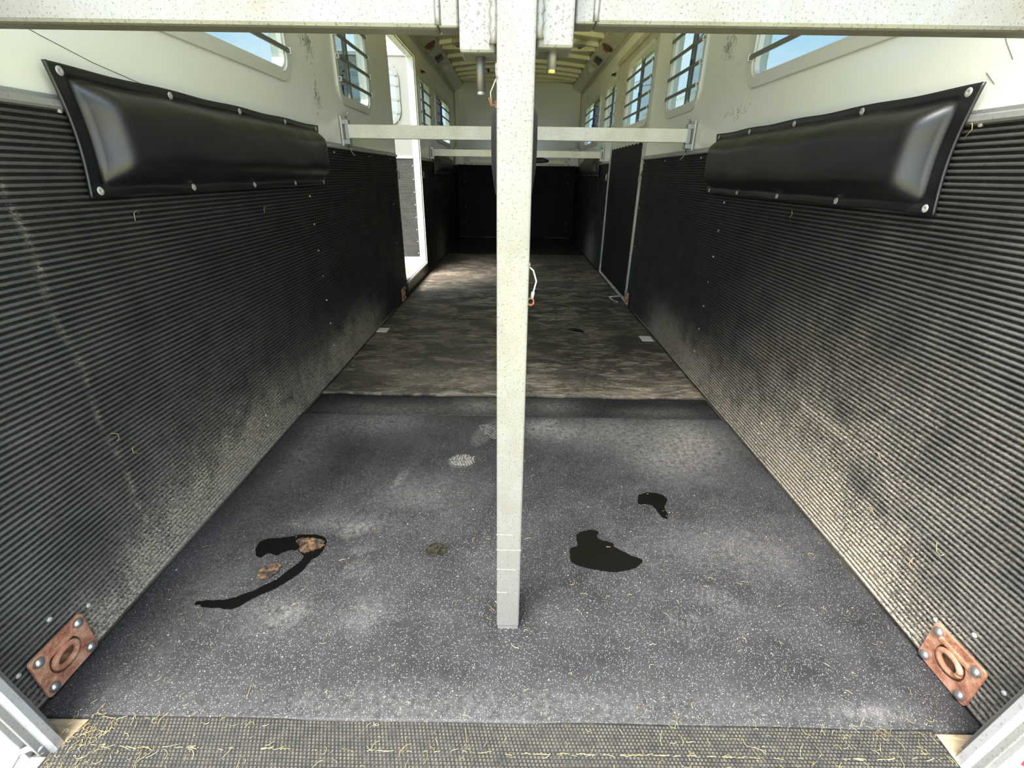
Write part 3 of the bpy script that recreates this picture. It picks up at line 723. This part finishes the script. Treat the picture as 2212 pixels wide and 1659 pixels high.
# far chest bar with black sleeve in front of the ledge
cb = empty('chest_bar', (0, 8.2, 1.22), 'pale chest bar in front of the far wall ledge', 'bar')
MB().box(-.86, .86, -.02, .02, -.03, .03).build('tube', CREAM, cb, bev=.004)
MB().tube([(.22, -.005, .01), (.30, -.012, .02), (.42, -.012, .02), (.52, -.005, .01)], [.02, .042, .042, .02], 12).build('sleeve', DVINYL, cb)
for s in (-1, 1):
    MB().box(s*.80-.03, s*.80+.03, -.04, -.02, -.045, .045).build('bracket', ALU_BAR, cb, bev=.003)
    MB().tube([(s*.80, -.045, .0+.016), (s*.80+.016, -.047, 0), (s*.80, -.045, -.016), (s*.80-.016, -.047, 0), (s*.80, -.045, .016)], .004, 6).build('ring', STEEL, cb)
    MB().box(*sorted((s*.86, s*1.0)), -.03, .03, -.05, .2).build('corner_mount', ALU_BAR, cb, bev=.004)

# padded divider hanging between the centre post and the stall bars
dv = empty('divider', (0, 1.0, 1.0), 'dark grey padded divider seen end-on behind the centre post', 'divider')
m_ = MB(); prof = []
lp = [(-.016, -.035), (-.030, -.022), (-.042, .0), (-.049, .05), (-.050, .10), (-.049, .145), (-.040, .165), (0, .172), (.040, .165), (.049, .145), (.050, .10), (.049, .05), (.042, 0), (.030, -.022), (.016, -.035)]
ys = [0, .012, .05, .12, 1.75, 1.84, 1.88]; sc_ = [.55, .82, .97, 1, 1, .97, .7]; vs = []
cz = .07
for y, q in zip(ys, sc_):
    for a, b in lp: vs.append((a*q-.010, y+.02, cz+(b-cz)*(.85+.15*q)))
n_ = len(lp); fs = [(i*n_+j, i*n_+(j+1) % n_, (i+1)*n_+(j+1) % n_, (i+1)*n_+j) for i in range(len(ys)-1) for j in range(n_)]
fs += [tuple(reversed(range(n_))), tuple(range((len(ys)-1)*n_, len(ys)*n_))]
m_.add(vs, fs, True).build('padding', GVINYL, dv)
MB().box(-.022, .002, .0, .03, .155, .185).build('end_cap', STEEL, dv, bev=.004)
MB().box(-.03, .02, 1.90, 1.98, -.02, .28).build('hanger', ALU_BAR, dv, bev=.004)
MB().box(-.02, .01, -.16, .02, .02, .06).build('tongue', ALU_BAR, dv)
ly = empty('pin_lanyard', (-.045, .93, 1.17), 'thin white cable with orange ends looped behind the post top', 'cable')
MB().tube([(.018, 0, .07), (.008, 0, .045), (.004, 0, .02)], .0013, 6).build('cable', CABLE, ly)
MB().tube([(.004, 0, .038), (.004, 0, .018)], .0032, 8).build('crimp', STEEL, ly)
MB().tube([(.004, 0, .018), (-.007, .002, -.004), (-.006, .003, -.02), (.002, .003, -.026), (.006, .002, -.012), (.004, 0, .018)], .0012, 6).build('loop', CABLE, ly)
MB().tube([(-.010, 0, -.012), (-.006, 0, -.024), (.006, 0, -.022), (.010, 0, -.012), (.0, 0, -.02)], .0014, 6).build('orange_end', ORANGE, ly)

# ---------------------------------------------------------------- centre post and butt bars
PINM = NM('dull_pin_steel', (.12, .11, .10), .4, .5).m
post = empty('centre_post', (-.0075, .765, 0), 'weathered square aluminium centre post standing on the floor mat', 'post')
hw = .0275
MB().box(-hw, hw, 0, .055, .012, 2.36).build('tube', ALU, post, bev=.004)
MB().box(-hw+.002, hw-.002, .002, .053, 0, .013).build('foot_plug', ALU, post, bev=.001)
for k_, z in enumerate((.265, .205, .31, .13)):
    MB().box(-hw-.0002, hw+.0002-.01*k_, -.0004, .001, z, z+.0012).build('score_mark', ALU_C, post)
for s, zb, dz in ((-1, 1.229, 0), (1, 1.236, .003)):
    side = 'left' if s < 0 else 'right'
    bb = empty('butt_bar', (s*.55-.0075, .82, zb), 'weathered aluminium bar pinned to the centre post, running to the %s wall' % side, 'bar', 'rear butt bars')
    xa, xb = s*(.115), s*.985
    ox = s*.55
    MB().box(*sorted((xa-ox, xb-ox)), .0, .042, 0, .078).build('tube', ALU, bb, bev=.006)
    MB().box(*sorted((xa-ox, s*.085-ox)), .0, .042, .001, .077).build('end_block', ALU, bb, bev=.003)
    # weld bead between tube and block
    MB().tube([(xa-ox, .0, .004+.0105*i) for i in range(8)], [.0045, .0038]*4, 8).build('weld_bead', ALU, bb)
    MB().box(*sorted((s*.995-ox, s*.98-ox)), -.03, .07, -.05, .13).build('wall_bracket', ALU_C, bb, bev=.003)
    # clevis bracket on the post
    br = empty('clevis_bracket', (s*.055-.0075, .80, zb-.035), 'aluminium bracket welded to the %s side of the centre post, with hanging pin' % side, 'bracket')
    MB().box(-.0265, .0265, -.012, .045, 0, .150).build('block', ALU, br, bev=.004)
    MB().tube([(-s*.024, -.014, .010+.009*i) for i in range(14)], [.0085, .0055]*7, 10).build('weld_bead', ALU, br)
    pl = .048 if s < 0 else .026
    pin_ = MB().tube([(s*.0+ -.002*s, .012, -pl+.004), (-.002*s, .012, .01)], .0068, 14).build('pin', PINM if s < 0 else DARKFR, br)
    MB().tube([(-.002*s, .012, -pl), (-.002*s, .012, -pl+.006)], .0055, 14).build('pin_tip', ALU_C if s < 0 else BRASS, pin_)
    MB().tube([(-.002*s, .012, .148), (-.002*s, .012, .20)], .008, 12).build('pin_head', ALU_C, pin_)
lan = empty('lanyard', (.024, .80, .85), 'short white cable with orange ring on the right side of the post', 'cable')
MB().tube([(-.008, 0, .044), (.004, 0, .034), (.010, .002, .015), (.006, .002, -.002), (.0035, .002, -.008)], .0016, 8).build('cable', CABLE, lan)
MB().tube([(.005, .002, -.004), (.003, .002, -.016)], .003, 8).build('crimp', CABLE, lan)
MB().tube([(.001+.0055*math.cos(q), .002, -.022+.0065*math.sin(q)) for q in np.linspace(0, 2*math.pi, 13)], .0017, 6).build('ring', ORANGE, lan)
MB().lathe((-.0045, 0, .044), (1, 0, 0), [(-.002, .005), (.003, .004)], 8).build('anchor', STEEL, lan)

# ---------------------------------------------------------------- rear sill, belt flap, corner posts
sill = tag(MB().box(-1.22, 1.22, .33, .502, -.10, -.03).build('trim_%d' % tn, ALU_C, bev=.006), kind='structure'); tn += 1
bd = MB(); vs = []
def belt_z(y): return -.001 - .0*(y) if y > .44 else -.001-(.44-y)*.55
xl = lambda y: -.868 - .28*(.555-y); xr = lambda y: .882 + .02*(.555-y)
NY = 24
for dz in (0, -.007):
    for j in range(NY+1):
        y = .555 - (.555-.14)*j/NY
        for i in range(41):
            t = i/40; x = xl(y)+(xr(y)-xl(y))*t
            vs.append((x, y, belt_z(y)+dz+.0015*math.sin(x*6)+.001*math.sin(x*17+y*20)))
q = 41; o2 = 41*(NY+1)
fs = [(j*q+i, (j+1)*q+i, (j+1)*q+i+1, j*q+i+1) for j in range(NY) for i in range(40)] + [(o2+j*q+i, o2+j*q+i+1, o2+(j+1)*q+i+1, o2+(j+1)*q+i) for j in range(NY) for i in range(40)]
fs += [(i, i+1, o2+i+1, o2+i) for i in range(40)] + [(j*q, o2+j*q, o2+(j+1)*q, (j+1)*q) for j in range(NY)] + [(j*q+40, (j+1)*q+40, o2+(j+1)*q+40, o2+j*q+40) for j in range(NY)]
belt = tag(bd.add(vs, fs, False).build('belt_flap', BELT), 'nubbed black rubber flap over the rear sill, strewn with hay', 'rubber mat')
kn = MB(); px, py = .0078, .0062; row = 0; y = .549
while y > .36:
    x = xl(y)+.004+(row % 2)*px*.5
    while x < xr(y)-.004:
        z = belt_z(y)+.0015*math.sin(x*6)+.001*math.sin(x*17+y*20); a, b = .0027, .0021; h = .0022
        kn.add([(x-a, y-b, z), (x+a, y-b, z), (x+a, y+b, z), (x-a, y+b, z), (x-a*.5, y-b*.5, z+h), (x+a*.5, y-b*.5, z+h), (x+a*.5, y+b*.5, z+h), (x-a*.5, y+b*.5, z+h)],
               [(4, 5, 6, 7), (0, 1, 5, 4), (1, 2, 6, 5), (2, 3, 7, 6), (3, 0, 4, 7)])
        x += px
    y -= py; row += 1
kn.build('nubs', KNOB, belt)['kind'] = 'stuff'
RAMPM = NM('dusty_ramp_rubber', (.20, .19, .17), .7).m
rampo = MB(); T = Matrix.Translation((0, .30, -.075)) @ Matrix.Rotation(R(14), 4, 'X')
rampo.box(-1.0, 1.0, -1.75, 0, -.04, 0, T); tag(rampo.build('ramp', RAMPM, bev=.004), 'black rubber-topped loading ramp sloping down from the sill', 'ramp'); attr(bpy.data.objects['ramp'], 'dust', [0]*8)

for s in (-1, 1):
    side = 'left' if s < 0 else 'right'
    cp = empty('corner_post', (s*.93, .50, -.03), 'grey aluminium rear corner post on the %s of the opening' % side, 'post', 'rear corner posts')
    def strip(x0, x1, y0, y1, nm, m_, lean=True):
        mb_ = MB(); vs = []
        zz = [0.005, .34, 2.45]
        for z in zz:
            dx = s*.165*min(z, .34) if lean else 0
            for a, b in ((x0, y0), (x1, y0), (x1, y1), (x0, y1)): vs.append((s*(a-.93)+dx, b-.50, z))
        fs = [(i*4+j, i*4+(j+1) % 4, (i+1)*4+(j+1) % 4, (i+1)*4+j) for i in range(2) for j in range(4)] + [(3, 2, 1, 0), (8, 9, 10, 11)]
        return mb_.add(vs, fs).build(nm, m_, cp, bev=.0015)
    strip(.893, .921, .497, .512, 'inner_flange', ALU_C)
    strip(.916, .922, .485, .500, 'bright_lip', ALU)
    strip(.921, .952, .503, .53, 'recess_web', DARKFR)
    strip(.950, 1.10, .488, .545, 'outer_face', ALU_C)
    rd = MB().box(*sorted((s*.06-.0, s*.13)), -.016, -.010, .045 if s > 0 else .5, .085 if s > 0 else .6).build('marker_lens', RED, cp, bev=.002)
    rd['label'] = 'red marker lens'
    MB().box(*sorted((s*.045, s*.15)), -.60+.49, -.004, -.03, .008).build('foot_plate', ALU, cp, bev=.003)
tag(MB().box(-1.05, 1.05, .50, .56, 2.36, 2.50).build('trim_%d' % tn, ALU, bev=.004), kind='structure'); tn += 1
o = empty('hinge_cable', (-.925, .49, -.015), 'grey cable looping over the sill at the left corner post', 'cable')
MB().tube([(-.01, -.055, -.01), (-.028, -.03, .01), (-.030, -.008, .018), (-.012, .004, .018), (.004, .002, .012)], .0065, 10).build('sleeve', GREYC, o)
MB().box(-.012, .018, -.03, -.005, -.012, .004).build('clip', ALU, o, bev=.002)
# loose rubber crumbs of dirt in the jamb corners
# ---------------------------------------------------------------- roof fittings
tl = empty('tube_light', (0, 7.52, 2.335), 'white tube light fixed under the roof ribs near the far end', 'light')
MB().box(-.40, .40, -.03, .03, -.012, .02).build('body', LAMP, tl, bev=.005)
for s in (-1, 1):
    MB().box(*sorted((s*.40, s*.43)), -.032, .032, -.02, .02).build('end_cap', BLACK, tl, bev=.003)
for s in (-1, 1):
    side = 'left' if s < 0 else 'right'
    T = Matrix.Translation((s*.938, 0, 2.258)) @ Matrix.Rotation(s*-R(36), 4, 'Y')
    for yy, nm, mat_, lab, cat in ((6.35, 'speaker', BLACK, 'black square speaker on the %s roof cove' % side, 'speaker'),
                                   (6.85, 'dome_light', LAMP, 'pale rectangular lamp on the %s roof cove' % side, 'light')):
        t = empty(nm, (s*.925, yy, 2.250), lab, cat)
        t.rotation_euler = (0, s*R(36), 0)
        MB().box(-.045, .045, -.10, .10, -.018, .006).build('housing', COVE if nm == 'dome_light' else BLACK, t, bev=.004)
        MB().box(-.032, .032, -.08, .08, -.022, -.016).build('cover', mat_, t, bev=.002)
    t = empty('cove_bracket', (s*.925, 5.75, 2.25), 'rusty brown round bracket on the %s roof cove' % side, 'bracket'); t.rotation_euler = (0, s*R(36), 0)
    MB().lathe((0, 0, .006), (0, 0, -1), [(0, .06), (.018, .06), (.026, .045)], 20).build('cup', RUST_D, t)
    MB().box(-.03, .03, .06, .14, -.012, .004).build('tab', RUST, t, bev=.003)
    t = empty('vent_crank', (s*.66, 5.98, 2.32), 'cream metal vent bracket under the roof bow on the %s' % side, 'bracket')
    MB().box(-.06, .06, -.07, .07, -.02, .012).build('plate', COVE, t, bev=.004)
    MB().box(-.02, .02, -.08, .01, -.045, -.018).build('catch', DARKFR, t, bev=.004)
    t = empty('wall_hook', (s*1.008, 5.62, 1.99), 'small dark hook high on the %s wall beyond the side door' % side, 'hook')
    MB().box(-.006, .006, -.05, .05, -.015, .015).build('plate', DARKFR, t, bev=.002)
    MB().tube([(-s*.004, -.03, 0), (-s*.03, -.035, -.005), (-s*.034, 0, -.012), (-s*.03, .03, 0), (-s*.004, .03, 0)], .006, 8).build('hook', BLACK, t)

# ---------------------------------------------------------------- hay and crumbs
def strands(n_, fn, rad, lmin, lmax, zoff, curl=.8, a0=None):
    m_ = MB()
    for _ in range(n_):
        x, y = fn(); L = random.uniform(lmin, lmax)*random.random()**.5; a = random.uniform(0, 2*math.pi) if a0 is None else random.gauss(a0, .12); z = zoff(x, y)
        k_ = random.uniform(-curl, curl); p = [(x, y, z)]
        for i in range(3):
            a += k_; x += L/3*math.cos(a); y += L/3*math.sin(a); p.append((x, y, z+random.uniform(0, .002)))
        m_.tube(p, random.uniform(*rad), 3, False)
    return m_
hay = strands(120, lambda: (random.uniform(-.95, .95), .56+abs(random.gauss(0, .35)) % 1.2), (.0004, .0008), .008, .028, lambda x, y: .0026).build('loose_hay', STRAW)
tag(hay, 'scattered hay strands on the speckled floor mat', 'hay', kind='stuff')
bits = MB()
for _ in range(2800):
    x = random.uniform(-.97, .97); y = .555+random.random()**1.5*1.28; r_ = random.uniform(.0005, .0016) if random.random() < .95 else .0028; a = random.uniform(0, 3.14)
    dx, dy = r_*math.cos(a), r_*math.sin(a); ex, ey = -dy*.5, dx*.5; z = .0008+.0012*math.sin(x*4+y*3)+.0008*math.sin(x*11-y*7)
    bits.add([(x-dx, y-dy, z), (x+ex, y+ey, z), (x+dx, y+dy, z), (x-ex, y-ey, z), (x, y, z+r_*.5)], [(0, 3, 4), (3, 2, 4), (2, 1, 4), (1, 0, 4)])
tag(bits.build('hay_crumbs', CRUMB), 'pale chaff crumbs sprinkled over the speckled floor mat', 'hay', kind='stuff')
def on_belt():
    if random.random() < .3: return (-.86-.06*random.random()+abs(random.gauss(0, .06)), random.uniform(.42, .555))
    if random.random() < .3: return (random.gauss(.75, .12), random.uniform(.42, .56))
    return (random.uniform(-.86, .87), random.uniform(.40, .555))
hb = strands(430, on_belt, (.0003, .0006), .008, .034, lambda x, y: belt_z(y)+.0035, 1.0).build('loose_hay', STRAW)
tag(hb, 'tangled hay strands lying on the nubbed rear rubber flap', 'hay', kind='stuff')
row_ = strands(90, lambda: (random.uniform(-.85, .86), .4975+random.gauss(0, .0012)), (.0004, .0007), .012, .03, lambda x, y: belt_z(y)+.0035, .08, 0).build('loose_hay', STRAW)
tag(row_, 'thin line of hay dust along a crease of the rear rubber flap', 'hay', kind='stuff')
# a few strands caught on the walls
m_ = MB()
for s, y, z in ((1, 1.15, 1.15), (1, 1.14, 1.18), (-1, .95, .42), (-1, .99, .38), (1, 1.05, .35), (1, 1.75, .93), (1, 1.0, .2), (1, .82, .17), (-1, 1.9, .9), (-1, 1.25, .93), (1, .78, .26)):
    X = s*(.9925-.003); q = random.uniform(0, 6); L = .018
    m_.tube([(X, y+L*math.cos(q+k_*.8)*k_*.5, z+L*math.sin(q+k_*.8)*k_*.5) for k_ in range(4)], .0009, 4)
tag(m_.build('loose_hay', STRAW), 'hay strands stuck to the ribbed wall mats', 'hay', kind='stuff')

# ---------------------------------------------------------------- outside
GZ = -.52
g = MB().box(-60, 60, -40, 90, GZ-.1, GZ).build('ground', GRASS); tag(g, kind='structure')
tuft = MB()
for _ in range(5000):
    x = -1.15-random.random()*3; y = 3+random.random()*5; h = random.uniform(.03, .1); a = random.uniform(0, 6.28); l = random.uniform(-.04, .04)
    tuft.add([(x-.006*math.cos(a), y-.006*math.sin(a), GZ), (x+.006*math.cos(a), y+.006*math.sin(a), GZ), (x+l, y+l*.5, GZ+h)], [(0, 1, 2)])
tag(tuft.build('grass', GRASS), 'sunlit yellow-green grass outside the open left door', 'grass', kind='stuff')
bl = empty('white_building', (11, 24, GZ), 'white building seen through the nearest right window', 'building')
MB().box(-3, 3, -5, 9, 0, 3.9).build('wall', WHITEB, bl)
MB().box(-3.3, 3.3, -5.3, 9.3, 3.9, 4.15).build('roof', ALU_C, bl)
MB().box(-3.1, -3.04, -5, 9, 5.0, 5.08).build('rail', WHITEB, bl)
for i in range(36):
    MB().box(-3.1, -3.05, -5+i*.4, -4.92+i*.4, 4.15, 5.0).build('baluster', WHITEB, bl)
for s, x, y0, y1 in ((-1, -9, 2, 40), (1, 7, 4, 44)):
    side = 'left' if s < 0 else 'right'
    pole_a = empty('utility_pole', (x, y0, GZ), 'wooden utility pole beyond the %s windows, nearer end' % side, 'pole'); MB().tube([(0, 0, 0), (0, 0, 8.6)], [.14, .10], 10).build('shaft', WOOD, pole_a); MB().box(-.8, .8, -.05, .05, 8.0, 8.12).build('crossarm', WOOD, pole_a)
    pole_b = empty('utility_pole', (x+s*2, y1, GZ), 'wooden utility pole beyond the %s windows, farther end' % side, 'pole'); MB().tube([(0, 0, 0), (0, 0, 8.6)], [.14, .10], 10).build('shaft', WOOD, pole_b); MB().box(-.8, .8, -.05, .05, 8.0, 8.12).build('crossarm', WOOD, pole_b)
    for k_, wl in ((-.7, 'left-hand'), (.7, 'right-hand')):
        pts = [(x+k_+s*2*t, y0+(y1-y0)*t, GZ+8.15-1.6*math.sin(math.pi*t)) for t in np.linspace(0, 1, 14)]
        tag(MB().tube(pts, .022, 5).build('power_line', BLACK), 'thin black power line beyond the %s windows, the %s one of its pair' % (side, wl), 'cable', 'power lines outside the %s windows' % side)
